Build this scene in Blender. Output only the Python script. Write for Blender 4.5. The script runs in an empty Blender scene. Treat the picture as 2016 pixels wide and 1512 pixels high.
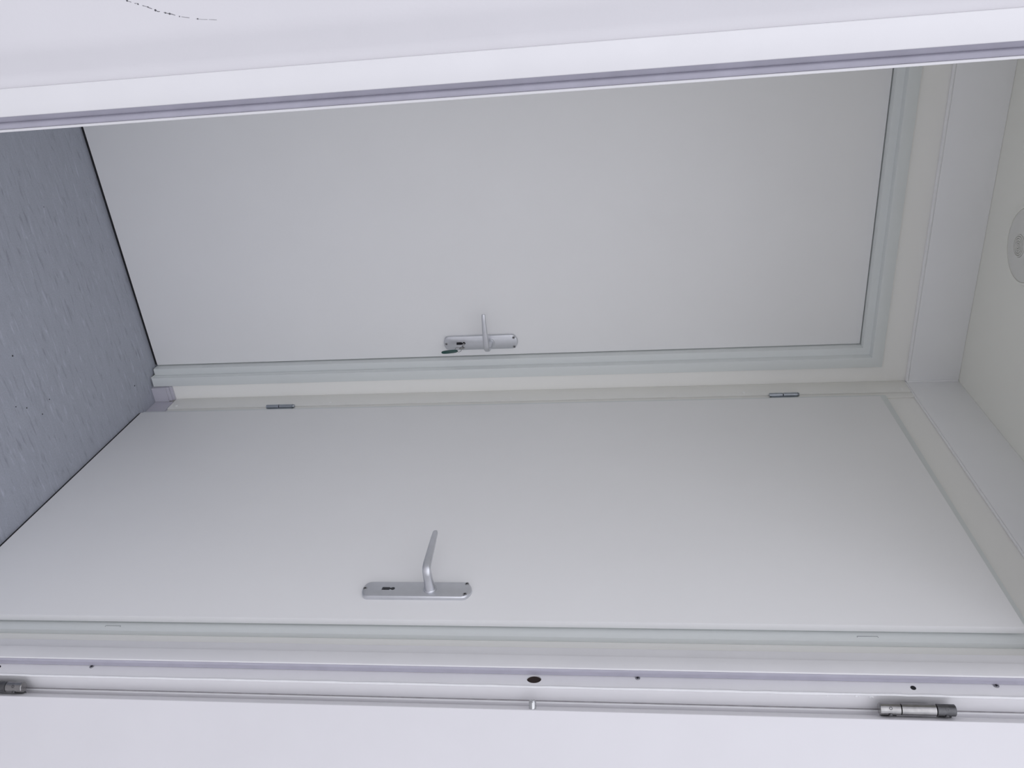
import bpy, bmesh, math, random
from mathutils import Vector, Matrix

random.seed(7)
SC = bpy.context.scene
COL = SC.collection

# ------------------------------------------------------------------ camera
# The phone was held sideways: the photograph's right-hand side is up in the room.
CAM_H = 1.425
F_PX = 1620.0
YAW, PITCH, ROLL = (math.radians(a) for a in (27.39, 7.56, -1.483))
fwd = Vector((math.sin(YAW) * math.cos(PITCH), math.cos(YAW) * math.cos(PITCH), -math.sin(PITCH)))
r0 = Vector((math.cos(YAW), -math.sin(YAW), 0.0))
u0 = r0.cross(fwd)
right = r0 * math.cos(ROLL) + u0 * math.sin(ROLL)
up = -r0 * math.sin(ROLL) + u0 * math.cos(ROLL)
cam_data = bpy.data.cameras.new('camera')
cam_data.sensor_fit = 'HORIZONTAL'
cam_data.sensor_width = 36.0
cam_data.lens = 36.0 * F_PX / 2016.0
cam_data.clip_start = 0.02
cam = bpy.data.objects.new('camera', cam_data)
COL.objects.link(cam)
cx, cy, cz = up, -right, -fwd
cam.matrix_world = Matrix(((cx.x, cy.x, cz.x, 0.0), (cx.y, cy.y, cz.y, 0.0),
                           (cx.z, cy.z, cz.z, CAM_H), (0, 0, 0, 1)))
SC.camera = cam

# ------------------------------------------------------------------ sky (overcast daylight) and exposure
world = bpy.data.worlds.new('overcast_sky')
SC.world = world
world.use_nodes = True
wt = world.node_tree
wt.nodes.clear()
w_out = wt.nodes.new('ShaderNodeOutputWorld')
w_bg = wt.nodes.new('ShaderNodeBackground')
w_tc = wt.nodes.new('ShaderNodeTexCoord')
w_sep = wt.nodes.new('ShaderNodeSeparateXYZ')
w_ramp = wt.nodes.new('ShaderNodeMapRange')
w_ramp.inputs['From Min'].default_value = 0.0
w_ramp.inputs['From Max'].default_value = 1.0
w_ramp.inputs['To Min'].default_value = 0.9
w_ramp.inputs['To Max'].default_value = 1.1
w_bg.inputs['Color'].default_value = (0.90, 0.91, 1.0, 1.0)
wt.links.new(w_tc.outputs['Generated'], w_sep.inputs[0])
wt.links.new(w_sep.outputs['Z'], w_ramp.inputs['Value'])
wt.links.new(w_ramp.outputs['Result'], w_bg.inputs['Strength'])
wt.links.new(w_bg.outputs[0], w_out.inputs[0])

sun_data = bpy.data.lights.new('sun_behind_cloud', 'SUN')
sun_data.energy = 0.40
sun_data.angle = math.radians(60)
sun_data.color = (0.97, 0.97, 1.0)
sun = bpy.data.objects.new('sun_behind_cloud', sun_data)
COL.objects.link(sun)
sun.rotation_euler = Vector((0.46, 0.85, -0.25)).to_track_quat('-Z', 'Y').to_euler()

SC.view_settings.view_transform = 'Standard'
SC.view_settings.look = 'None'
SC.view_settings.gamma = 1.0
SC.view_settings.use_curve_mapping = False
SC.view_settings.exposure = 0.225
SC.cycles.max_bounces = 16
SC.cycles.diffuse_bounces = 12          # white room: many bounces carry the daylight in


# ------------------------------------------------------------------ materials
def s2l(c):
    return tuple((v / 255 / 12.92) if v / 255 <= 0.04045 else ((v / 255 + 0.055) / 1.055) ** 2.4 for v in c)


def mat(name, col, rough=0.5, metal=0.0, var=0.03, scale=6.0, bump=0.0, bscale=250.0, spec=0.5, stretch=None):
    m = bpy.data.materials.new(name)
    m.use_nodes = True
    t = m.node_tree
    b = t.nodes['Principled BSDF']
    b.inputs['Roughness'].default_value = rough
    b.inputs['Metallic'].default_value = metal
    b.inputs['Specular IOR Level'].default_value = spec
    tc = t.nodes.new('ShaderNodeTexCoord')
    mp = t.nodes.new('ShaderNodeMapping')
    if stretch:
        mp.inputs['Scale'].default_value = stretch
    t.links.new(tc.outputs['Object'], mp.inputs['Vector'])
    n = t.nodes.new('ShaderNodeTexNoise')
    n.inputs['Scale'].default_value = scale
    n.inputs['Detail'].default_value = 4
    t.links.new(mp.outputs[0], n.inputs['Vector'])
    cr = t.nodes.new('ShaderNodeValToRGB')
    cr.color_ramp.elements[0].position = 0.3
    cr.color_ramp.elements[1].position = 0.7
    cr.color_ramp.elements[0].color = tuple(max(0, v * (1 - var)) for v in col) + (1,)
    cr.color_ramp.elements[1].color = tuple(min(1, v * (1 + var)) for v in col) + (1,)
    t.links.new(n.outputs['Fac'], cr.inputs[0])
    t.links.new(cr.outputs[0], b.inputs['Base Color'])
    if bump:
        n2 = t.nodes.new('ShaderNodeTexNoise')
        n2.inputs['Scale'].default_value = bscale
        n2.inputs['Detail'].default_value = 2
        t.links.new(mp.outputs[0], n2.inputs['Vector'])
        bp = t.nodes.new('ShaderNodeBump')
        bp.inputs['Strength'].default_value = bump
        bp.inputs['Distance'].default_value = 0.001
        t.links.new(n2.outputs['Fac'], bp.inputs['Height'])
        t.links.new(bp.outputs[0], b.inputs['Normal'])
    return m


M = {}
M['ext_white'] = mat('exterior_white_paint', (0.76, 0.75, 0.77), 0.45, var=0.012, scale=9, bump=0.08)
M['frame_white'] = mat('exterior_frame_paint', (0.82, 0.815, 0.825), 0.4, var=0.015, scale=14, bump=0.05)
M['wall'] = mat('interior_wall_panel', (0.87, 0.865, 0.835), 0.55, var=0.008, scale=4, bump=0.04)
M['ceiling'] = mat('ceiling_panel', (0.87, 0.87, 0.81), 0.6, var=0.008, scale=4, bump=0.04)
M['leaf'] = mat('door_leaf_foil', (0.865, 0.864, 0.862), 0.5, var=0.008, scale=5, bump=0.05, bscale=400)
M['frame'] = mat('grey_white_steel_frame', (0.725, 0.755, 0.745), 0.42, var=0.008, scale=8)
M['frame2'] = mat('grey_white_panel_board', (0.83, 0.825, 0.79), 0.5, var=0.01, scale=8)
M['cornice'] = mat('cool_white_cornice', (0.87, 0.875, 0.885), 0.45, var=0.01, scale=8)
M['skirt'] = mat('lilac_grey_plastic_skirting', (0.51, 0.50, 0.56), 0.4, var=0.03, scale=10)
M['gasket'] = mat('lilac_grey_rubber', (0.44, 0.43, 0.50), 0.55, var=0.05, scale=30)
M['alu'] = mat('anodised_aluminium', (0.66, 0.67, 0.70), 0.38, 0.9, var=0.03, scale=60, bump=0.05, bscale=900)
M['steel'] = mat('bright_nickel_steel', (0.36, 0.355, 0.35), 0.16, 1.0, var=0.15, scale=60)
M['chrome'] = mat('bright_zinc_bolt', (0.60, 0.61, 0.61), 0.2, 1.0, var=0.1, scale=60)
M['steel_dark'] = mat('dull_grey_steel', (0.14, 0.14, 0.145), 0.38, 0.9, var=0.2, scale=80)
M['zinc'] = mat('zinc_plated_steel', (0.40, 0.43, 0.47), 0.35, 0.9, var=0.1, scale=60)
M['black'] = mat('black_recess', (0.008, 0.008, 0.01), 0.7, var=0.1)
M['brown'] = mat('dark_brown_plastic', (0.022, 0.011, 0.007), 0.6, var=0.1, scale=80)
M['tag'] = mat('dark_green_plastic', (0.010, 0.055, 0.048), 0.3, var=0.15, scale=90)
M['white_cap'] = mat('white_plastic', (0.86, 0.86, 0.84), 0.4, var=0.01)
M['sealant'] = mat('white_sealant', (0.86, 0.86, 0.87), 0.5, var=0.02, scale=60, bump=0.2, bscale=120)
M['lamp'] = mat('grey_ribbed_glass', (0.72, 0.72, 0.685), 0.3, var=0.01)
M['grime'] = mat('grey_grime', (0.36, 0.35, 0.36), 0.8, var=0.2, scale=40)
M['screw'] = mat('screw_steel', (0.42, 0.42, 0.43), 0.35, 0.9, var=0.1, scale=80)
M['dirt'] = mat('dark_dirt', (0.10, 0.10, 0.11), 0.8, var=0.3, scale=60)
M['ground'] = mat('pale_gravel_ground', (0.48, 0.47, 0.47), 0.9, var=0.2, scale=20, bump=0.5, bscale=40)


def floor_mat():
    m = bpy.data.materials.new('blue_grey_marbled_vinyl')
    m.use_nodes = True
    t = m.node_tree
    b = t.nodes['Principled BSDF']
    b.inputs['Roughness'].default_value = 0.42
    b.inputs['Specular IOR Level'].default_value = 0.4
    tc = t.nodes.new('ShaderNodeTexCoord')
    base = (0.37, 0.39, 0.445)
    col = None

    def streak(sx, sy, scale, lo, hi, c0, c1, detail=5, rot=0.0):
        mp = t.nodes.new('ShaderNodeMapping')
        mp.inputs['Scale'].default_value = (sx, sy, 1)
        mp.inputs['Rotation'].default_value = (0, 0, rot)
        n = t.nodes.new('ShaderNodeTexNoise')
        n.inputs['Scale'].default_value = scale
        n.inputs['Detail'].default_value = detail
        n.inputs['Distortion'].default_value = 0.4
        r = t.nodes.new('ShaderNodeValToRGB')
        r.color_ramp.elements[0].position = lo
        r.color_ramp.elements[1].position = hi
        r.color_ramp.elements[0].color = (c0, c0, c0, 1)
        r.color_ramp.elements[1].color = (c1, c1, c1, 1)
        t.links.new(tc.outputs['Object'], mp.inputs[0])
        t.links.new(mp.outputs[0], n.inputs['Vector'])
        t.links.new(n.outputs['Fac'], r.inputs[0])
        return r.outputs[0]

    layers = [streak(1.4, 7.0, 7.0, 0.25, 0.8, 0.95, 1.05),
              streak(1.3, 7.5, 15.0, 0.56, 0.74, 1.0, 0.74, rot=0.05),
              streak(1.3, 8.5, 15.0, 0.58, 0.76, 1.0, 1.30, rot=-0.06),
              streak(1.0, 1.0, 260.0, 0.3, 0.7, 0.95, 1.05, 2)]
    prev = None
    rgb = t.nodes.new('ShaderNodeRGB')
    rgb.outputs[0].default_value = base + (1,)
    prev = rgb.outputs[0]
    for l in layers:
        mx = t.nodes.new('ShaderNodeMix')
        mx.data_type = 'RGBA'
        mx.blend_type = 'MULTIPLY'
        mx.inputs['Factor'].default_value = 1.0
        t.links.new(prev, mx.inputs['A'])
        t.links.new(l, mx.inputs['B'])
        prev = mx.outputs['Result']
    t.links.new(prev, b.inputs['Base Color'])
    return m


M['floor'] = floor_mat()


# ------------------------------------------------------------------ mesh helpers
def bm_box(bm, a, b):
    (x0, y0, z0), (x1, y1, z1) = a, b
    v = [bm.verts.new(p) for p in ((x0, y0, z0), (x1, y0, z0), (x1, y1, z0), (x0, y1, z0),
                                   (x0, y0, z1), (x1, y0, z1), (x1, y1, z1), (x0, y1, z1))]
    for f in ((0, 3, 2, 1), (4, 5, 6, 7), (0, 1, 5, 4), (1, 2, 6, 5), (2, 3, 7, 6), (3, 0, 4, 7)):
        bm.faces.new([v[i] for i in f])
    return v


def bm_loft(bm, rings, caps=True, closed=True):
    rs = [[bm.verts.new(p) for p in r] for r in rings]
    n = len(rs[0])
    for a, b in zip(rs, rs[1:]):
        for i in range(n if closed else n - 1):
            j = (i + 1) % n
            bm.faces.new((a[i], a[j], b[j], b[i]))
    if caps:
        bm.faces.new(rs[0][::-1])
        bm.faces.new(rs[-1])
    return rs


def bm_cyl(bm, p0, p1, r0_, r1_=None, n=20, caps=True):
    p0, p1 = Vector(p0), Vector(p1)
    r1_ = r0_ if r1_ is None else r1_
    d = (p1 - p0).normalized()
    a = d.orthogonal().normalized()
    b = d.cross(a)
    ring = lambda p, r: [p + (a * math.cos(2 * math.pi * k / n) + b * math.sin(2 * math.pi * k / n)) * r for k in range(n)]
    return bm_loft(bm, [ring(p0, r0_), ring(p1, r1_)], caps)


def bm_lathe(bm, origin, axis, prof, n=32):
    """prof: (radius, distance along the axis) from the far end on"""
    o, d = Vector(origin), Vector(axis).normalized()
    a = d.orthogonal().normalized()
    b = d.cross(a)
    rings = [[o + d * t + (a * math.cos(2 * math.pi * k / n) + b * math.sin(2 * math.pi * k / n)) * max(r, 1e-5)
              for k in range(n)] for r, t in prof]
    return bm_loft(bm, rings)


def bm_tube(bm, pts, r, n=8, caps=True):
    pts = [Vector(p) for p in pts]
    rings = []
    prev = None
    for i, p in enumerate(pts):
        d = (pts[min(i + 1, len(pts) - 1)] - pts[max(i - 1, 0)]).normalized()
        a = (prev - d * prev.dot(d)).normalized() if prev else d.orthogonal().normalized()
        prev = a
        b = d.cross(a)
        rr = r[i] if isinstance(r, (list, tuple)) else r
        rings.append([p + (a * math.cos(2 * math.pi * k / n) + b * math.sin(2 * math.pi * k / n)) * rr for k in range(n)])
    return bm_loft(bm, rings, caps)


def obj(name, bm, material, parent=None, bevel=0.0, segs=2, smooth=True, angle=35):
    bmesh.ops.recalc_face_normals(bm, faces=bm.faces[:])
    if bevel > 0:
        es = [e for e in bm.edges if len(e.link_faces) == 2 and e.calc_face_angle(0) > math.radians(30)]
        bmesh.ops.bevel(bm, geom=es, offset=bevel, segments=segs, profile=0.5, affect='EDGES', clamp_overlap=True)
    me = bpy.data.meshes.new(name)
    bm.to_mesh(me)
    bm.free()
    mats = material if isinstance(material, (list, tuple)) else [material]
    for mm in mats:
        me.materials.append(M[mm] if isinstance(mm, str) else mm)
    if smooth:
        me.polygons.foreach_set('use_smooth', [True] * len(me.polygons))
        me.set_sharp_from_angle(angle=math.radians(angle))
    o = bpy.data.objects.new(name, me)
    COL.objects.link(o)
    if parent:
        o.parent = parent
        o.matrix_parent_inverse = Matrix.Identity(4)
    return o


def child(name, bm, material, parent, **kw):
    """bm is in world coordinates; the parent chain may be moved: bring it into the parent's frame."""
    mw = Matrix.Identity(4)
    p = parent
    while p:
        mw = p.matrix_basis @ mw
        p = p.parent
    bmesh.ops.transform(bm, matrix=mw.inverted(), verts=bm.verts[:])
    return obj(name, bm, material, parent, **kw)


def tag(o, label, cat, kind=None, group=None):
    o['label'] = label
    o['category'] = cat
    if kind:
        o['kind'] = kind
    if group:
        o['group'] = group
    return o


def empty(name, loc=(0, 0, 0), rotz=0.0):
    o = bpy.data.objects.new(name, None)
    COL.objects.link(o)
    o.location = loc
    o.rotation_euler = (0, 0, rotz)
    o.empty_display_size = 0.05
    return o


def B(*boxes):
    bm = bmesh.new()
    for a, b in boxes:
        bm_box(bm, a, b)
    return bm


def cut(o, bm_cutter):
    """real boolean hole"""
    bmesh.ops.recalc_face_normals(bm_cutter, faces=bm_cutter.faces[:])
    me = bpy.data.meshes.new('cutter')
    bm_cutter.to_mesh(me)
    bm_cutter.free()
    c = bpy.data.objects.new('cutter', me)
    COL.objects.link(c)
    mw = Matrix.Identity(4)
    p = o
    c.parent = o.parent
    md = o.modifiers.new('hole', 'BOOLEAN')
    md.operation = 'DIFFERENCE'
    md.solver = 'EXACT'
    md.object = c
    bpy.context.view_layer.update()
    dg = bpy.context.evaluated_depsgraph_get()
    new = bpy.data.meshes.new_from_object(o.evaluated_get(dg))
    o.modifiers.clear()
    old = o.data
    o.data = new
    bpy.data.meshes.remove(old)
    bpy.data.objects.remove(c)
    bpy.data.meshes.remove(me)


def sweep_frame(bm, prof, a0, a1, ztop, zbot, put):
    """prof: closed polygon of (outward offset, depth); swept up one side, over the top, down the other.
    put(a, depth, z) -> world point"""
    rings = []
    for st in range(4):
        ring = []
        for o_, d in prof:
            a = (a0 - o_) if st < 2 else (a1 + o_)
            z = zbot if st in (0, 3) else ztop + o_
            ring.append(put(a, d, z))
        rings.append(ring)
    bm_loft(bm, rings)


def fillet(pts, rad, n=5):
    out = [Vector(pts[0])]
    for a, b, c in zip(pts, pts[1:], pts[2:]):
        a, b, c = Vector(a), Vector(b), Vector(c)
        d0, d1 = (a - b), (c - b)
        r = min(rad, d0.length * 0.45, d1.length * 0.45)
        p0, p1 = b + d0.normalized() * r, b + d1.normalized() * r
        for k in range(n + 1):
            t = k / n
            out.append(p0 * (1 - t) ** 2 + b * 2 * t * (1 - t) + p1 * t * t)
    out.append(Vector(pts[-1]))
    return out


# ------------------------------------------------------------------ dimensions
X_R, X_L = 1.120, 0.060          # interior side walls
Y_B, Y_F = 2.108, 1.090          # interior back wall, inner face of the front wall
Z_C = 2.335                      # ceiling
FX0, FX1 = 0.143, 1.079          # clear opening of the outer door
EXT = 'structure'

# ------------------------------------------------------------------ ground, floor, ceiling, walls
g = obj('ground', B(((-14, -14, -0.32), (14, 14, -0.22))), 'ground')
tag(g, 'pale gravel ground outside around the container', 'ground', EXT)

fl = obj('floor', B(((X_L - 0.1, 1.0, -0.08), (X_R + 0.2, Y_B + 0.25, 0.0))), 'floor')
tag(fl, 'blue-grey marbled vinyl floor of the small lobby', 'floor', EXT)
bm = bmesh.new()
for px, py, r in ((0.335, 1.55, .0016), (0.50, 1.56, .0014), (1.02, 2.02, .0022), (0.73, 1.62, .0022), (0.86, 1.60, .0018),
                  (0.90, 1.64, .0016), (0.88, 1.68, .0016), (0.84, 1.57, .0015), (0.40, 1.66, .0012), (0.45, 1.90, .0012)):
    bm_lathe(bm, (px, py, 0.0002), (0, 0, 1), [(r, 0), (r * 0.7, 0.0007), (0, 0.0009)], 8)
sp = child('grit', bm, 'black', fl)
sp['kind'] = 'stuff'

ce = obj('ceiling', B(((X_L - 0.1, Y_F - 0.0, Z_C), (X_R + 0.2, Y_B + 0.25, Z_C + 0.12))), 'ceiling')
tag(ce, 'plain warm grey-white panel ceiling above the two inner doors', 'ceiling', EXT)

# back wall with an opening for door_1
D1X0, D1X1, D1ZT = 0.210, 1.018, 2.082
wb = obj('wall_back', B(((X_L - 0.1, Y_B, 0.0005), (D1X0 - 0.0195, Y_B + 0.2, Z_C - 0.0005)),
                        ((D1X1 + 0.0195, Y_B, 0.0005), (X_R + 0.2, Y_B + 0.2, Z_C - 0.0005)),
                        ((D1X0 - 0.0195, Y_B, D1ZT + 0.0195), (D1X1 + 0.0195, Y_B + 0.2, Z_C - 0.0005)),
                        ((D1X0 - 0.0195, Y_B + 0.12, 0.0005), (D1X1 + 0.0195, Y_B + 0.2, D1ZT + 0.0195))), 'wall', smooth=False)
tag(wb, 'warm off-white back wall around the door with the key', 'wall', EXT)

# right wall with an opening for door_2
D2Y0, D2Y1, D2ZT = 1.158, 1.986, 2.088
wr = obj('wall_right', B(((X_R, Y_F, 0.0005), (X_R + 0.1, D2Y0 - 0.0125, Z_C - 0.0005)),
                         ((X_R, D2Y1 + 0.0125, 0.0005), (X_R + 0.1, Y_B - 0.0005, Z_C - 0.0005)),
                         ((X_R, D2Y0 - 0.0125, D2ZT + 0.0125), (X_R + 0.1, D2Y1 + 0.0125, Z_C - 0.0005)),
                         ((X_R + 0.1, Y_F, 0.0005), (X_R + 0.16, Y_B - 0.0005, Z_C - 0.0005))), 'wall', smooth=False)
tag(wr, 'warm off-white side wall around the door without a key', 'wall', EXT)

wl = obj('wall_left', B(((X_L - 0.1, Y_F, 0.0005), (X_L, Y_B - 0.0005, Z_C - 0.0005))), 'wall')
tag(wl, 'off-white side wall behind the latch side of the entrance', 'wall', EXT)

# front wall: insulated core and outer sheets
O_OUT = 0.0545                    # outer edge of the steel frame face, measured from the clear opening
ZT3 = 2.16
wf = obj('wall_front', B(((-2.6, 1.03, -0.10), (FX0 - O_OUT - 0.0015, Y_F - 0.0005, 2.56)),
                         ((FX1 + O_OUT + 0.0015, 1.006, -0.10), (2.9, Y_F - 0.0005, 2.56)),
                         ((FX0 - O_OUT - 0.0015, 1.006, ZT3 + O_OUT + 0.0015), (FX1 + O_OUT + 0.0015, Y_F - 0.0005, 2.56)),
                         ((FX0 - O_OUT - 0.0015, 1.006, -0.10), (FX1 + O_OUT + 0.0015, Y_F - 0.0005, -0.0805))),
         'ext_white', smooth=False)
tag(wf, 'white painted outer wall of the container around the entrance', 'wall', EXT)
# trapezoid sheet left of the door
pts = [(0.0884, 1.0050), (0.0765, 1.0050), (0.044, 0.9855)]
x = 0.044
for k in range(9):
    pts += [(x - 0.155, 0.9855), (x - 0.187, 1.0105), (x - 0.212, 1.0105), (x - 0.244, 0.9855)]
    x -= 0.244
outl = fillet([Vector((p[0], p[1], 0)) for p in pts], 0.011, 5)
back = [Vector((p.x, 1.0295, 0)) for p in (outl[-1], outl[0])]
bm = bmesh.new()
ring = [Vector((p.x, p.y, -0.10)) for p in outl + back]
bm_loft(bm, [ring, [Vector((p.x, p.y, 2.56)) for p in ring]])
cs = child('corrugated_sheet', bm, 'ext_white', wf, angle=50)
# scratch in the paint
bm = bmesh.new()
sc_pts = [(-0.002, 0.868), (0.004, 0.876), (0.0075, 0.884), (0.0105, 0.893), (0.0125, 0.899), (0.0165, 0.907), (0.0195, 0.916),
          (0.021, 0.921), (0.0255, 0.936), (0.029, 0.953), (0.031, 0.968), (0.033, 0.985)]
for q, ((x0, z0), (x1, z1)) in enumerate(zip(sc_pts, sc_pts[1:])):
    f = 0.55 if q % 3 else 0.9
    w = 0.00016 if z0 > 0.95 else 0.00034
    bm_tube(bm, [(x0, 0.9855, z0), (x0 + (x1 - x0) * f / 2 + random.uniform(-.0007, .0007), 0.9854, z0 + (z1 - z0) * f / 2),
                 (x0 + (x1 - x0) * f, 0.9855, z0 + (z1 - z0) * f)], [w * random.uniform(.5, 1.3) for _ in range(3)], 5)
for (x0, z0, r_) in ((-0.0012, 0.869, .0016), (0.004, 0.876, .0012), (0.0085, 0.888, .0010), (0.0125, 0.899, .0009), (0.0165, 0.907, .0014),
                     (0.0200, 0.918, .0010), (0.0215, 0.923, .0013), (0.0250, 0.934, .0008), (0.0292, 0.955, .0009)):
    bm_lathe(bm, (x0, 0.9855, z0), (random.uniform(-.2, .2), -1, 0.1), [(r_, 0), (r_ * .7, 0.0003), (0, 0.0004)], 6)
child('scratch', bm, 'dirt', wf)
bm = bmesh.new()
for (x0, z0) in ((0.0840, 0.845), (0.0855, 0.782), (0.030, 1.60), (0.034, 1.72)):
    bm_lathe(bm, (x0, 1.0115 if x0 > 0.05 else 0.9855, z0), (0, -1, 0), [(0.0011, 0), (0.0008, 0.0009), (0, 0.001)], 6)
gr = child('dirt_specks', bm, 'dirt', wf)
gr['kind'] = 'stuff'

roof = obj('trim_roof', B(((-2.6, 1.03, 2.561), (2.9, 3.6, 2.66))), 'ext_white')
tag(roof, 'flat white roof slab of the container', 'roof', EXT)

# ------------------------------------------------------------------ cornices and skirting
def cornice(name, box, lip, label):
    o = obj(name, B(box), 'cornice', bevel=0.0015)
    tag(o, label, 'trim', EXT)
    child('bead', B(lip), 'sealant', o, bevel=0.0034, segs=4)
    return o


cornice('trim_1', ((X_L + 0.0005, Y_B - 0.0060, 2.2045), (X_R - 0.0065, Y_B - 0.0002, Z_C - 0.0002)),
        ((X_L + 0.0005, Y_B - 0.0080, 2.1965), (X_R - 0.0065, Y_B - 0.0002, 2.2044)),
        'cool white flat cornice board along the back wall below the ceiling')
cornice('trim_2', ((X_R - 0.0055, Y_F + 0.0005, 2.2005), (X_R - 0.0002, Y_B - 0.0002, Z_C - 0.0002)),
        ((X_R - 0.0062, Y_F + 0.0005, 2.1955), (X_R - 0.0002, Y_B - 0.0005, 2.2004)),
        'cool white flat cornice board along the side wall above the keyless door')
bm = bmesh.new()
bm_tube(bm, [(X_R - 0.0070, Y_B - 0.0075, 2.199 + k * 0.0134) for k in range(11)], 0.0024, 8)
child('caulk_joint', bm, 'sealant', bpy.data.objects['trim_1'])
bb = obj('baseboard_back', B(((1.0675, Y_B - 0.0165, 0.0005), (X_R - 0.0062, Y_B - 0.0002, 0.046)),
                             ((1.0675, Y_B - 0.0115, 0.046), (X_R - 0.0062, Y_B - 0.0002, 0.0545)),
                             ((1.0675, Y_B - 0.006, 0.0545), (X_R - 0.0062, Y_B - 0.0002, 0.062))), 'skirt', smooth=False)
tag(bb, 'short lilac-grey plastic skirting below the back wall by the corner', 'skirting', EXT)
br = obj('baseboard_right', B(((X_R - 0.0060, 2.0215, 0.0005), (X_R - 0.0002, Y_B - 0.017, 0.060)),
                              ((X_R - 0.0035, 2.0215, 0.060), (X_R - 0.0002, Y_B - 0.017, 0.0625))), 'skirt', smooth=False)
tag(br, 'short lilac-grey skirting below the screwed board beside the keyless door', 'skirting', EXT)


# ------------------------------------------------------------------ lever handle set (local frame)
# local axes: s = along the lever, n = out of the door, z = up
def plate_outline(w, zb, zt, bulge_b, bulge_t, rc=0.006):
    pts = []
    nb = 14
    for k in range(nb + 1):          # lower end, a full arc
        a = math.pi * k / nb
        pts.append((w * math.cos(a) * 1.0, zb + bulge_b - bulge_b * math.sin(a) ** 0.8))
    # (goes from +w to -w along the bottom)
    nt = 10
    top = []
    for k in range(nt + 1):
        tt = -1 + 2 * k / nt
        top.append((w * tt * 0.93, zt - bulge_t * abs(tt) ** 2.2))
    pts += [(-w, zt - bulge_t - 0.006)] + top + [(w, zt - bulge_t - 0.006)]
    return pts


def handle(parent, origin, S, N, zb, zt, w, th, key_z, collar_z, lev, screws, neck_out):
    o0 = Vector(origin)
    S, N, Z = Vector(S), Vector(N), Vector((0, 0, 1))
    P = lambda s, n, z: o0 + S * s + N * n + Z * z
    # plate
    bm = bmesh.new()
    out = plate_outline(w, zb, zt, 0.016, 0.010)
    c_in = lambda f: [(s * (1 - f / w), (z - (zb + zt) / 2) * (1 - f / ((zt - zb) / 2)) + (zb + zt) / 2) for s, z in out]
    rings = [[P(s, 0.0003, z) for s, z in out], [P(s, th - 0.0035, z) for s, z in out],
             [P(s, th - 0.0012, z) for s, z in c_in(0.0014)], [P(s, th, z) for s, z in c_in(0.0042)]]
    bm_loft(bm, rings)
    plate = child('handle_plate', bm, 'alu', parent, angle=30)
    # keyhole: slot and round
    inv = parent.matrix_basis.inverted()
    bmc = bmesh.new()
    ko = []
    for k in range(13):
        a = math.radians(-35 + 250 * k / 12)
        ko.append((0.0042 * math.cos(a), 0.0042 * math.sin(a) + key_z + 0.0115))
    ko += [(-0.0018, key_z + 0.0065), (-0.0042, key_z + 0.0045), (-0.0042, key_z - 0.0105), (0.0042, key_z - 0.0105),
           (0.0042, key_z + 0.0045), (0.0018, key_z + 0.0065)]
    bm_loft(bmc, [[P(s, 0.0012, z) for s, z in ko], [P(s, th + 0.01, z) for s, z in ko]])
    bmesh.ops.transform(bmc, matrix=inv, verts=bmc.verts[:])
    cut(plate, bmc)
    bm = bmesh.new()
    bm_loft(bm, [[P(s * 0.99, 0.0013, z) for s, z in ko], [P(s * 0.99, 0.0020, z) for s, z in ko]])
    child('keyhole', bm, 'black', plate)
    for s, z in screws:
        bm = bmesh.new()
        bm_lathe(bm, P(s, th - 0.0005, z), N, [(0.0042, 0), (0.0042, 0.0008), (0.0036, 0.0013), (0.0, 0.0013)], 16)
        for f in bm.faces:
            f.material_index = 0
        n0 = len(bm.faces)
        for ang in (0.5, 0.5 + math.pi / 2):
            d = S * math.cos(ang) + Z * math.sin(ang)
            e = S * -math.sin(ang) + Z * math.cos(ang)
            q = [P(s, th + 0.0009, z) + d * a * 0.0025 + e * b_ * 0.0006 for a, b_ in ((-1, -1), (1, -1), (1, 1), (-1, 1))]
            bm_loft(bm, [q, [p_ + N * 0.0002 for p_ in q]])
        bm.faces.ensure_lookup_table()
        for f in bm.faces[n0:]:
            f.material_index = 1
        child('screw', bm, ['screw', 'black'], plate)
    # lever: conical neck bending into a flattened blade
    path = lev
    rings = []
    prev_d = None
    for i, (s, n, z, a_, b_) in enumerate(path):
        p = P(s, n, z)
        i0, i1 = max(i - 1, 0), min(i + 1, len(path) - 1)
        d = (P(*path[i1][:3]) - P(*path[i0][:3])).normalized()
        side = Z - d * Z.dot(d)
        side.normalize()
        depth = d.cross(side)
        nseg = 20
        ring = []
        for k in range(nseg):
            t = 2 * math.pi * k / nseg
            ct, stn = math.cos(t), math.sin(t)
            pw = 1.0 if n < 0.040 else 0.62
            ring.append(p + side * a_ * math.copysign(abs(ct) ** pw, ct) + depth * b_ * math.copysign(abs(stn) ** pw, stn))
        rings.append(ring)
    bm = bmesh.new()
    bm_loft(bm, rings)
    lv = child('lever', bm, 'alu', parent, angle=60)
    bm = bmesh.new()
    bm_lathe(bm, P(0, th - 0.0003, collar_z), N, [(0.0132, 0), (0.0132, 0.0020), (0.0122, 0.0032), (0.0095, 0.0032), (0.0, 0.0032)], 28)
    child('collar', bm, 'alu', lv)
    return plate


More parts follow.
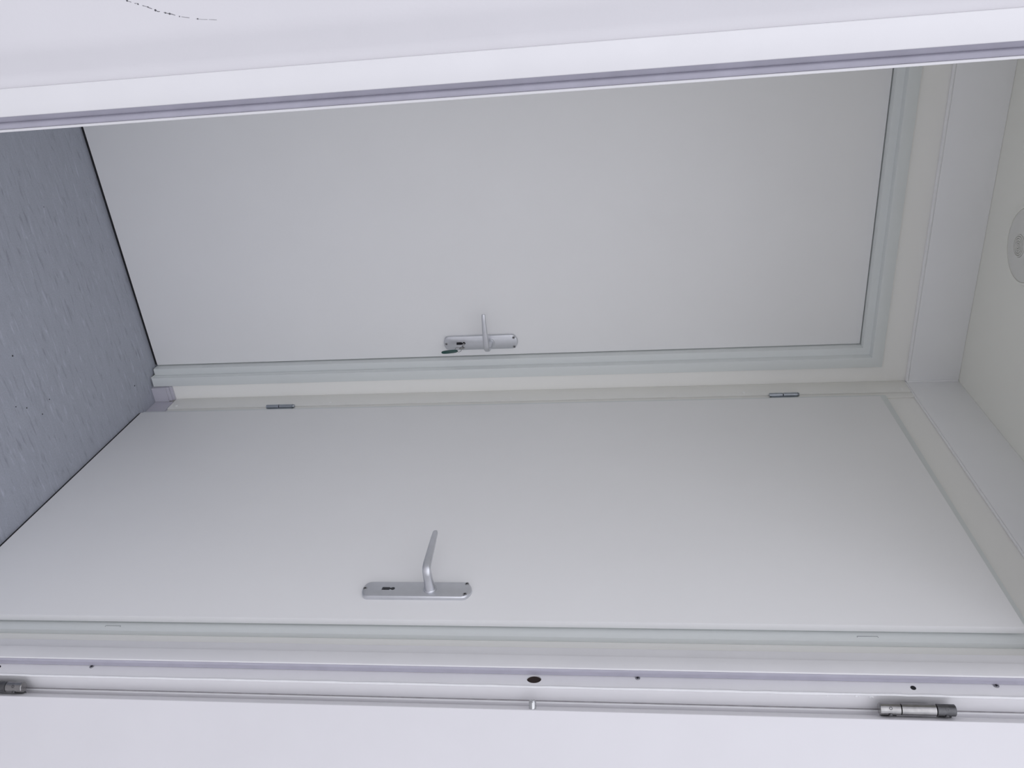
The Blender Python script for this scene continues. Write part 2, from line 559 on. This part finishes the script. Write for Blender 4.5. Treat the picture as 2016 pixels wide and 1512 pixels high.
# ------------------------------------------------------------------ door_1: back door, closed, key in the lock
d1 = empty('door_1', ((D1X0 + D1X1) / 2, Y_B, 0))
tag(d1, 'closed grey-white door in the back wall with a key in its lock', 'door', EXT)
prof = [(0.0, 2.1245), (0.0190, 2.1230), (0.0195, 2.1010), (0.0480, 2.1000), (0.0480, 2.1078), (0.0192, 2.1079),
        (0.0192, 2.2000), (0.0, 2.2000)]
bm = bmesh.new()
sweep_frame(bm, prof, D1X0, D1X1, D1ZT, 0.005, lambda a, d, z: Vector((a, d, z)))
child('door_frame', bm, 'frame', d1, bevel=0.0011, segs=2)
leaf1 = child('door_leaf', B(((D1X0 + 0.003, 2.147, 0.008), (D1X1 - 0.003, 2.187, D1ZT - 0.003))), 'leaf', d1, bevel=0.0008)
child('bottom_gap_shade', B(((D1X0 + 0.004, 2.1495, 0.0006), (D1X1 - 0.004, 2.180, 0.0079))), 'black', leaf1)  # black strip put in as the shade of the gap under the leaf
H1 = (0.9715, 2.147, 0.0)
lev1 = [(0, 0.0085, 1.053, 0.0108, 0.0108), (0, 0.020, 1.053, 0.0098, 0.0098), (0.0, 0.036, 1.0525, 0.0088, 0.0086),
        (0.0, 0.048, 1.052, 0.0085, 0.0080), (0.0010, 0.0555, 1.0515, 0.0084, 0.0074), (0.0050, 0.0605, 1.0510, 0.0083, 0.0064),
        (0.014, 0.0620, 1.0506, 0.0082, 0.0056),
        (0.045, 0.0620, 1.0505, 0.0074, 0.0052), (0.070, 0.0618, 1.0505, 0.0065, 0.0048), (0.092, 0.0610, 1.0508, 0.0056, 0.0044),
        (0.107, 0.0600, 1.0512, 0.0050, 0.0040), (0.1095, 0.0598, 1.0513, 0.0042, 0.0032)]
# the blade starts a little past the neck on the other side
handle(d1, H1, (-1, 0, 0), (0, -1, 0), 0.917, 1.133, 0.0222, 0.009, 0.965, 1.053, lev1,
       [(0.0, 0.9245), (0.0135, 1.1225), (-0.0150, 1.1225)], None)

# ------------------------------------------------------------------ door_2: side door, on the latch but a touch ajar
d2 = empty('door_2', (1.108, D2Y1, 0))
tag(d2, 'grey-white side door without a key, a touch ajar, hinged beside the corner', 'door', EXT)
prof = [(0.0, 1.108), (0.034, 1.108), (0.034, 1.1198), (0.0122, 1.1198), (0.0122, 1.2190), (0.0, 1.2190)]
bm = bmesh.new()
sweep_frame(bm, prof, D2Y0, D2Y1, D2ZT, 0.002, lambda a, d, z: Vector((d, a, z)))
child('door_frame', bm, 'frame', d2, bevel=0.0012)
# leaf (rebated): built closed about its hinge edge, then turned
ANG = math.radians(0.80)
HX, HY = 1.1000, 2.001
bm = bmesh.new()
bm_box(bm, (0, -0.8587, 0.006), (0.0148, 0.0, 2.1025))
lf = obj('door_leaf', bm, 'leaf', d2, bevel=0.0016)
lf.location = (HX - 1.108, HY - D2Y1, 0)
lf.rotation_euler = (0, 0, -ANG)


def in_leaf(name, bm_local, material, **kw):
    o = obj(name, bm_local, material, lf, **kw)
    return o


in_leaf('bottom_gap_shade', B(((0.0015, -0.8570, 0.0006), (0.0140, -0.002, 0.0059))), 'black')  # shadow gap below this leaf, darkened with a black filler strip
in_leaf('rebate', B(((0.0149, -0.8400, 0.010), (0.036, -0.018, 2.084))), 'leaf')
# handle, placed in world space with the leaf's own directions
sdir = Vector((math.sin(ANG), math.cos(ANG), 0)).normalized()      # towards the hinges
ndir = Vector((-math.cos(ANG), math.sin(ANG), 0)).normalized()     # into the lobby
HH = Vector((HX, HY, 0)) - sdir * 0.7820
lev2 = [(0, 0.0085, 1.0425, 0.0118, 0.0118), (0, 0.018, 1.0425, 0.0106, 0.0106), (0.0, 0.031, 1.0422, 0.0092, 0.0090),
        (0.0, 0.045, 1.0418, 0.0084, 0.0080), (0.0010, 0.0530, 1.0415, 0.0082, 0.0074), (0.0050, 0.0580, 1.0412, 0.0081, 0.0064),
        (0.014, 0.0598, 1.0409, 0.0080, 0.0056),
        (0.048, 0.0608, 1.0400, 0.0072, 0.0052), (0.074, 0.0610, 1.0392, 0.0065, 0.0049), (0.098, 0.0608, 1.0384, 0.0058, 0.0046),
        (0.113, 0.0600, 1.0378, 0.0052, 0.0042), (0.1175, 0.0597, 1.0376, 0.0040, 0.0032), (0.1190, 0.0596, 1.0376, 0.0022, 0.0018)]
handle(d2, HH, sdir, ndir, 0.905, 1.125, 0.0222, 0.0095, 0.956, 1.0425, lev2,
       [(0.0, 0.9110), (0.0150, 1.1140), (-0.0148, 1.1145)], None)
# board between the corner and the hinges
fb = child('frame_board', B(((1.1125, 2.0445, 0.0632), (X_R - 0.0002, Y_B - 0.0008, 2.1945))), 'frame2', d2, bevel=0.0012)
for z in (0.085, 0.572, 1.110, 1.760, 2.174):
    bm = bmesh.new()
    bm_lathe(bm, (1.1126, 2.060, z), (-1, 0, 0), [(0.0048, 0), (0.0044, 0.0010), (0.0028, 0.0017), (0, 0.0019)], 14)
    child('screw_cap', bm, 'white_cap', fb)
st = child('frame_strip', B(((1.1155, 2.0205, 0.064), (X_R - 0.0002, 2.0435, 2.197))), 'frame2', d2, bevel=0.0008)
for z0, z1 in ((0.386, 0.471), (1.824, 1.902)):
    bm = bmesh.new()
    zm = z0 + (z1 - z0) * 0.46
    bm_cyl(bm, (1.1075, 2.0320, z0), (1.1075, 2.0320, zm - 0.0012), 0.0062, n=18)
    bm_cyl(bm, (1.1075, 2.0320, zm + 0.0012), (1.1075, 2.0320, z1 - 0.0045), 0.0062, n=18)
    bm_cyl(bm, (1.1075, 2.0320, z1 - 0.0035), (1.1075, 2.0320, z1), 0.0062, 0.0048, n=18)
    hg = child('hinge', bm, 'zinc', d2)
    child('hinge_pin', B(((1.1055, 2.0300, z0 + 0.001), (1.1095, 2.0340, z1 - 0.001))), 'black', hg)
    child('hinge_flap', B(((1.1090, 2.0250, z0 + 0.004), (1.1154, 2.0390, z1 - 0.006))), 'zinc', hg, bevel=0.0006)
# outlines of two slot covers stamped in the frame at the latch side
for z0, z1 in ((0.394, 0.426), (1.826, 1.861)):
    bm = bmesh.new()
    bm_tube(bm, [(1.1079, 1.1335, z0), (1.1079, 1.1365, z0), (1.1079, 1.1365, z1), (1.1079, 1.1335, z1)], 0.00035, 5)
    child('slot_cover', bm, 'dirt', d2)

# ------------------------------------------------------------------ door_3: outer door, wide open
d3 = empty('door_3', ((FX0 + FX1) / 2, 1.0, 0))
tag(d3, 'heavy white outer door swung wide open to the outside with its rebated frame', 'door', EXT)
R_O = 0.0215
prof = [(0.0, 1.0228), (0.0036, 1.0228), (0.0036, 1.0285), (R_O, 1.0285), (R_O, 1.0000), (O_OUT, 1.0000), (O_OUT, 1.0895), (0.022, 1.0895), (0.022, 1.0757), (0.0065, 1.0757), (0.0065, 1.0519), (0.0, 1.0519)]
bm = bmesh.new()
sweep_frame(bm, prof, FX0, FX1, ZT3, 0.0005, lambda a, d, z: Vector((a, d, z)))
fr3 = child('door_frame', bm, 'frame_white', d3, bevel=0.0014, segs=3)
# brown plugged hole for the security bolt
BY, BZ = 1.0165, 1.2630
ell = lambda x_, f: [Vector((x_, BY + 0.0085 * f * math.cos(2 * math.pi * k / 28), BZ + 0.0125 * f * math.sin(2 * math.pi * k / 28))) for k in range(28)]
bmc = bmesh.new()
bm_loft(bmc, [ell(1.09, 1), ell(1.108, 1)])
bmesh.ops.transform(bmc, matrix=d3.matrix_basis.inverted(), verts=bmc.verts[:])
cut(fr3, bmc)
bm = bmesh.new()
bm_loft(bm, [ell(1.1030, 0.99), ell(1.1075, 0.99)])
child('bolt_socket', bm, 'brown', fr3)
# screws in the rebate
for y_, z_, r_ in ((1.0235, 0.434, 0.0042), (1.0235, 1.440, 0.0042), (1.0235, 2.011, 0.0046)):
    bm = bmesh.new()
    bm_lathe(bm, (1.1003, y_, z_), (-1, 0, 0), [(r_, 0), (r_, 0.0006), (r_ * 0.8, 0.0011), (0, 0.0011)], 16)
    n0 = len(bm.faces)
    for ang in (0.2, 0.2 + math.pi / 2):
        d = Vector((0, math.cos(ang), math.sin(ang)))
        e = Vector((0, -math.sin(ang), math.cos(ang)))
        q = [Vector((1.0993, y_, z_)) + d * a * 0.0026 + e * b_ * 0.0007 for a, b_ in ((-1, -1), (1, -1), (1, 1), (-1, 1))]
        bm_loft(bm, [q, [p_ + Vector((-0.0003, 0, 0)) for p_ in q]])
    bm.faces.ensure_lookup_table()
    for f in bm.faces[n0:]:
        f.material_index = 1
    child('screw', bm, ['screw', 'black'], fr3)
for y_, z_ in ((1.0155, 1.882), (1.0175, 0.247)):
    bm = bmesh.new()
    bm_lathe(bm, (1.1004, y_, z_), (-1, 0, 0), [(0.0044, 0), (0.0040, 0.0004), (0, 0.0004)], 16)
    child('screw_hole', bm, 'black', fr3)
# rubber seal on the stop: a raised bulb and a flat foot
prof = [(0.0042, 1.0283), (0.0040, 1.0235), (0.0055, 1.0222), (0.0100, 1.0222), (0.0112, 1.0235), (0.0118, 1.0268), (0.0128, 1.0258),
        (0.0205, 1.0258), (0.0210, 1.0283)]
bm = bmesh.new()
sweep_frame(bm, prof, FX0, FX1, ZT3, 0.001, lambda a, d, z: Vector((a, d, z)))
child('rubber_seal', bm, 'gasket', d3, angle=50)
# uneven bead of sealant along the front edge of the hinge side
bm = bmesh.new()
pts, rad = [], []
for k in range(111):
    z_ = 0.03 + k * 0.02
    pts.append((1.1015 + random.uniform(-.0003, .0003), 1.0008 + random.uniform(-.0003, .0003), z_))
    rad.append(0.0023 + random.uniform(-.0003, .0004))
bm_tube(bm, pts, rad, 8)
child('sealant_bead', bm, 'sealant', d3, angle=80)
bm = bmesh.new()
for z_, r_ in ((1.745, .0016), (1.760, .0012), (1.790, .0022), (1.795, .0014), (1.812, .0024), (1.816, .0020), (1.40, .0013), (0.75, .001)):
    bm_lathe(bm, (1.1055 + random.uniform(-.001, .001), 1.0002, z_), (0, -1, 0), [(r_, 0), (r_ * 0.8, r_ * 0.5), (0, r_ * 0.7)], 8)
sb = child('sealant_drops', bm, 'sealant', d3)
sb['kind'] = 'stuff'
# joint between frame and wall sheet on the hinge side, with grime
child('joint', B(((FX1 + O_OUT - 0.0004, 0.9993, 0.02), (FX1 + O_OUT + 0.0010, 1.0058, 2.15))), 'grime', d3)
child('cover_strip', B(((FX1 + O_OUT + 0.0012, 0.9962, 0.02), (FX1 + O_OUT + 0.030, 1.0058, 2.2))), 'frame_white', d3, bevel=0.001)

# the open leaf
TH = math.radians(150)
dL = Vector((-math.cos(TH), -math.sin(TH), 0))                 # along the leaf, away from the hinges
bL = Vector((math.sin(TH), -math.cos(TH), 0))                  # from the inner face into the leaf
eL = Vector((math.cos(TH), math.sin(TH), 0))                   # out of the hinge edge
C = Vector((1.1150, 0.9637, 0))
L = lambda a, b, z: C + dL * a + bL * b + Vector((0, 0, z))
bm = bmesh.new()
rg = [(0, 0), (0.96, 0), (0.96, 0.034), (0.006, 0.034), (0.006, 0.0195), (0, 0.0195)]
bm_loft(bm, [[L(a, b, 0.012) for a, b in rg], [L(a, b, 2.185) for a, b in rg]])
lf3 = child('door_leaf', bm, 'ext_white', d3, bevel=0.0014, segs=3)
bm = bmesh.new()
pb = L(0.0, 0.0085, BZ)
bm_lathe(bm, pb, eL, [(0.0060, -0.002), (0.0060, 0.0105), (0.0046, 0.0135), (0.0, 0.0135)], 24)
pin = child('security_bolt', bm, 'chrome', lf3, angle=30)
bmc = bmesh.new()
tipc = pb + eL * 0.0135
q = [tipc + eL * a + Vector((0, 0, b_)) for a, b_ in ((-0.0026, -0.0011), (0.004, -0.0011), (0.004, 0.0011), (-0.0026, 0.0011))]
bm_loft(bmc, [[p_ + bL * -0.01 for p_ in q], [p_ + bL * 0.01 for p_ in q]])
bmesh.ops.transform(bmc, matrix=d3.matrix_basis.inverted(), verts=bmc.verts[:])
cut(pin, bmc)
# barrel hinges
AX, AY, HR = 1.1095, 0.9800, 0.0092
for zb_, segs_ in ((1.820, ((0.0, 0.0320, 'steel'), (0.0332, 0.0855, 'steel'), (0.0867, 0.1150, 'steel_dark'))),
                   (0.207, ((0.0, 0.0285, 'steel_dark'), (0.0297, 0.0820, 'steel_dark'), (0.0832, 0.1150, 'steel')))):
    root = None
    for i, (a, b, mm) in enumerate(segs_):
        bm = bmesh.new()
        lo = 0.0010 if i == 0 else 0.0003
        hi = 0.0010 if i == 2 else 0.0003
        bm_lathe(bm, (AX, AY, zb_ + a), (0, 0, 1), [(0, 0), (HR - 0.0010 if i == 0 else HR - 0.0005, 0), (HR, lo), (HR, b - a - hi),
                                                  (HR - 0.0010 if i == 2 else HR - 0.0005, b - a), (0, b - a)], 28)
        if root is None:
            root = child('hinge', bm, mm, d3)
        else:
            child('knuckle', bm, mm, root)
        # grub screw on the camera side
        if i != 1:
            zc = zb_ + (a + b) / 2
            bm = bmesh.new()
            nn = Vector((-0.80, -0.60, 0)).normalized()
            bm_lathe(bm, Vector((AX, AY, zc)) + nn * (HR - 0.0004), nn, [(0.0026, 0), (0.0026, 0.0006), (0.0015, 0.0007), (0.0015, 0.0001), (0, 0.0001)], 14)
            child('grub_screw', bm, 'steel_dark', root)
            bm = bmesh.new()
            nn = Vector((0.30, -0.95, 0)).normalized()
            bm_lathe(bm, Vector((AX, AY, zc)) + nn * (HR - 0.0010), nn, [(0.0030, 0), (0.0030, 0.0022), (0.002, 0.0030), (0, 0.0030)], 14)
            child('set_pin', bm, 'steel_dark', root)
    q = [Vector((AX + 0.0035, AY - 0.0005, 0)), Vector((AX - 0.0005, AY + 0.0035, 0)), Vector((AX + 0.0135, 1.0003, 0)), Vector((AX + 0.0215, 1.0003, 0))]
    bm = bmesh.new()
    bm_loft(bm, [[p_ + Vector((0, 0, zb_ + 0.036)) for p_ in q], [p_ + Vector((0, 0, zb_ + 0.082)) for p_ in q]])
    child('hinge_arm', bm, 'steel_dark', root)
    bm = bmesh.new()
    for (a, b, mm) in (segs_[0], segs_[2]):
        q = [Vector((AX + 0.004, AY - 0.003, 0)), Vector((AX + 0.004, AY + 0.003, 0)), Vector((L(0.006, 0.026, 0).x, L(0.006, 0.026, 0).y, 0)),
             Vector((L(0.006, 0.020, 0).x, L(0.006, 0.020, 0).y, 0))]
        bm_loft(bm, [[p_ + Vector((0, 0, zb_ + a + 0.004)) for p_ in q], [p_ + Vector((0, 0, zb_ + b - 0.004)) for p_ in q]])
    child('leaf_arm', bm, 'steel_dark', root)

# ------------------------------------------------------------------ key with its tag, in the lock of door_1
kz = 0.9765
key = empty('key', (0.9715, 2.138, kz))
tag(key, 'small steel key with a ring and dark green tag in the back door lock', 'key')
bm = bmesh.new()
bm_cyl(bm, (0.9715, 2.1440, kz), (0.9725, 2.118, kz - 0.001), 0.0022, n=12)
bm_cyl(bm, (0.97185, 2.133, kz - 0.0003), (0.97195, 2.1305, kz - 0.0004), 0.0034, n=12)
child('key_shaft', bm, 'steel', key)
bm = bmesh.new()
ring = []
for k in range(21):
    t = 2 * math.pi * k / 20
    ring.append((0.9735 + 0.002 * math.cos(t), 2.1110 + 0.0090 * math.cos(t), kz - 0.0015 + 0.0075 * math.sin(t)))
bm_tube(bm, ring, 0.0016, 8)
child('key_bow', bm, 'steel', key)
bm = bmesh.new()
ring = []
for k in range(25):
    t = 2 * math.pi * k / 24
    ring.append((0.9745 + 0.0085 * math.cos(t), 2.1020 + 0.003 * math.cos(t), kz - 0.0115 + 0.0090 * math.sin(t)))
bm_tube(bm, ring, 0.0007, 8)
child('split_ring', bm, 'steel', key)
bm = bmesh.new()
o_ = Vector((0.9775, 2.1010, 0.9640))
e_ = Vector((0.9805, 2.0995, 0.9160))
dd = (e_ - o_)
ln = dd.length
dd.normalize()
sd = Vector((0.9, -0.43, 0)).normalized()
sd = (sd - dd * sd.dot(dd)).normalized()
nd = dd.cross(sd)
outl2 = []
for k in range(28):
    t = 2 * math.pi * k / 28
    ct, st_ = math.cos(t), math.sin(t)
    outl2.append((math.copysign(abs(ct) ** 0.6, ct) * ln / 2, math.copysign(abs(st_) ** 0.7, st_) * 0.0050))
mid = (o_ + e_) / 2
rings = [[mid + dd * a * f + sd * b * f + nd * t for a, b in outl2] for f, t in ((0.93, -0.0017), (1, -0.0008), (1, 0.0008), (0.93, 0.0017))]
bm_loft(bm, rings)
child('key_tag', bm, 'tag', key, angle=50)

# ------------------------------------------------------------------ ceiling lamp with ribbed cover
LX, LY = 0.661, 1.884
lamp = empty('ceiling_lamp', (LX, LY, Z_C))
tag(lamp, 'round shallow ceiling lamp with concentric ribbed glass, switched off', 'lamp')
bm = bmesh.new()
bm_lathe(bm, (LX, LY, Z_C - 0.0002), (0, 0, -1), [(0.090, 0), (0.090, 0.006), (0.088, 0.0085), (0.0835, 0.0085), (0.0825, 0.004), (0, 0.004)], 64)
child('rim', bm, 'ceiling', lamp)
bm = bmesh.new()
pr = []
R_ = 0.0822
base = lambda r: 0.0075 + 0.0130 * (1 - (r / R_) ** 2)
for k in range(12):                       # smooth outer bowl
    ra = R_ - (R_ - 0.0260) * k / 11
    pr.append((ra, base(ra)))
nr = 5
for k in range(nr):                       # fine rings round the centre
    ra = 0.0252 * (1 - k / nr)
    rb = 0.0252 * (1 - (k + 0.5) / nr)
    pr += [(ra, base(ra) - 0.0022), (ra - 0.0004, base(ra) + 0.0014), (rb, base(rb) + 0.0014), (rb - 0.0004, base(rb) - 0.0022)]
pr = [(R_, 0.0045)] + pr + [(0, 0.0205)]
bm_lathe(bm, (LX, LY, Z_C - 0.0002), (0, 0, -1), pr, 64)
child('ribbed_glass', bm, 'lamp', lamp, angle=25)
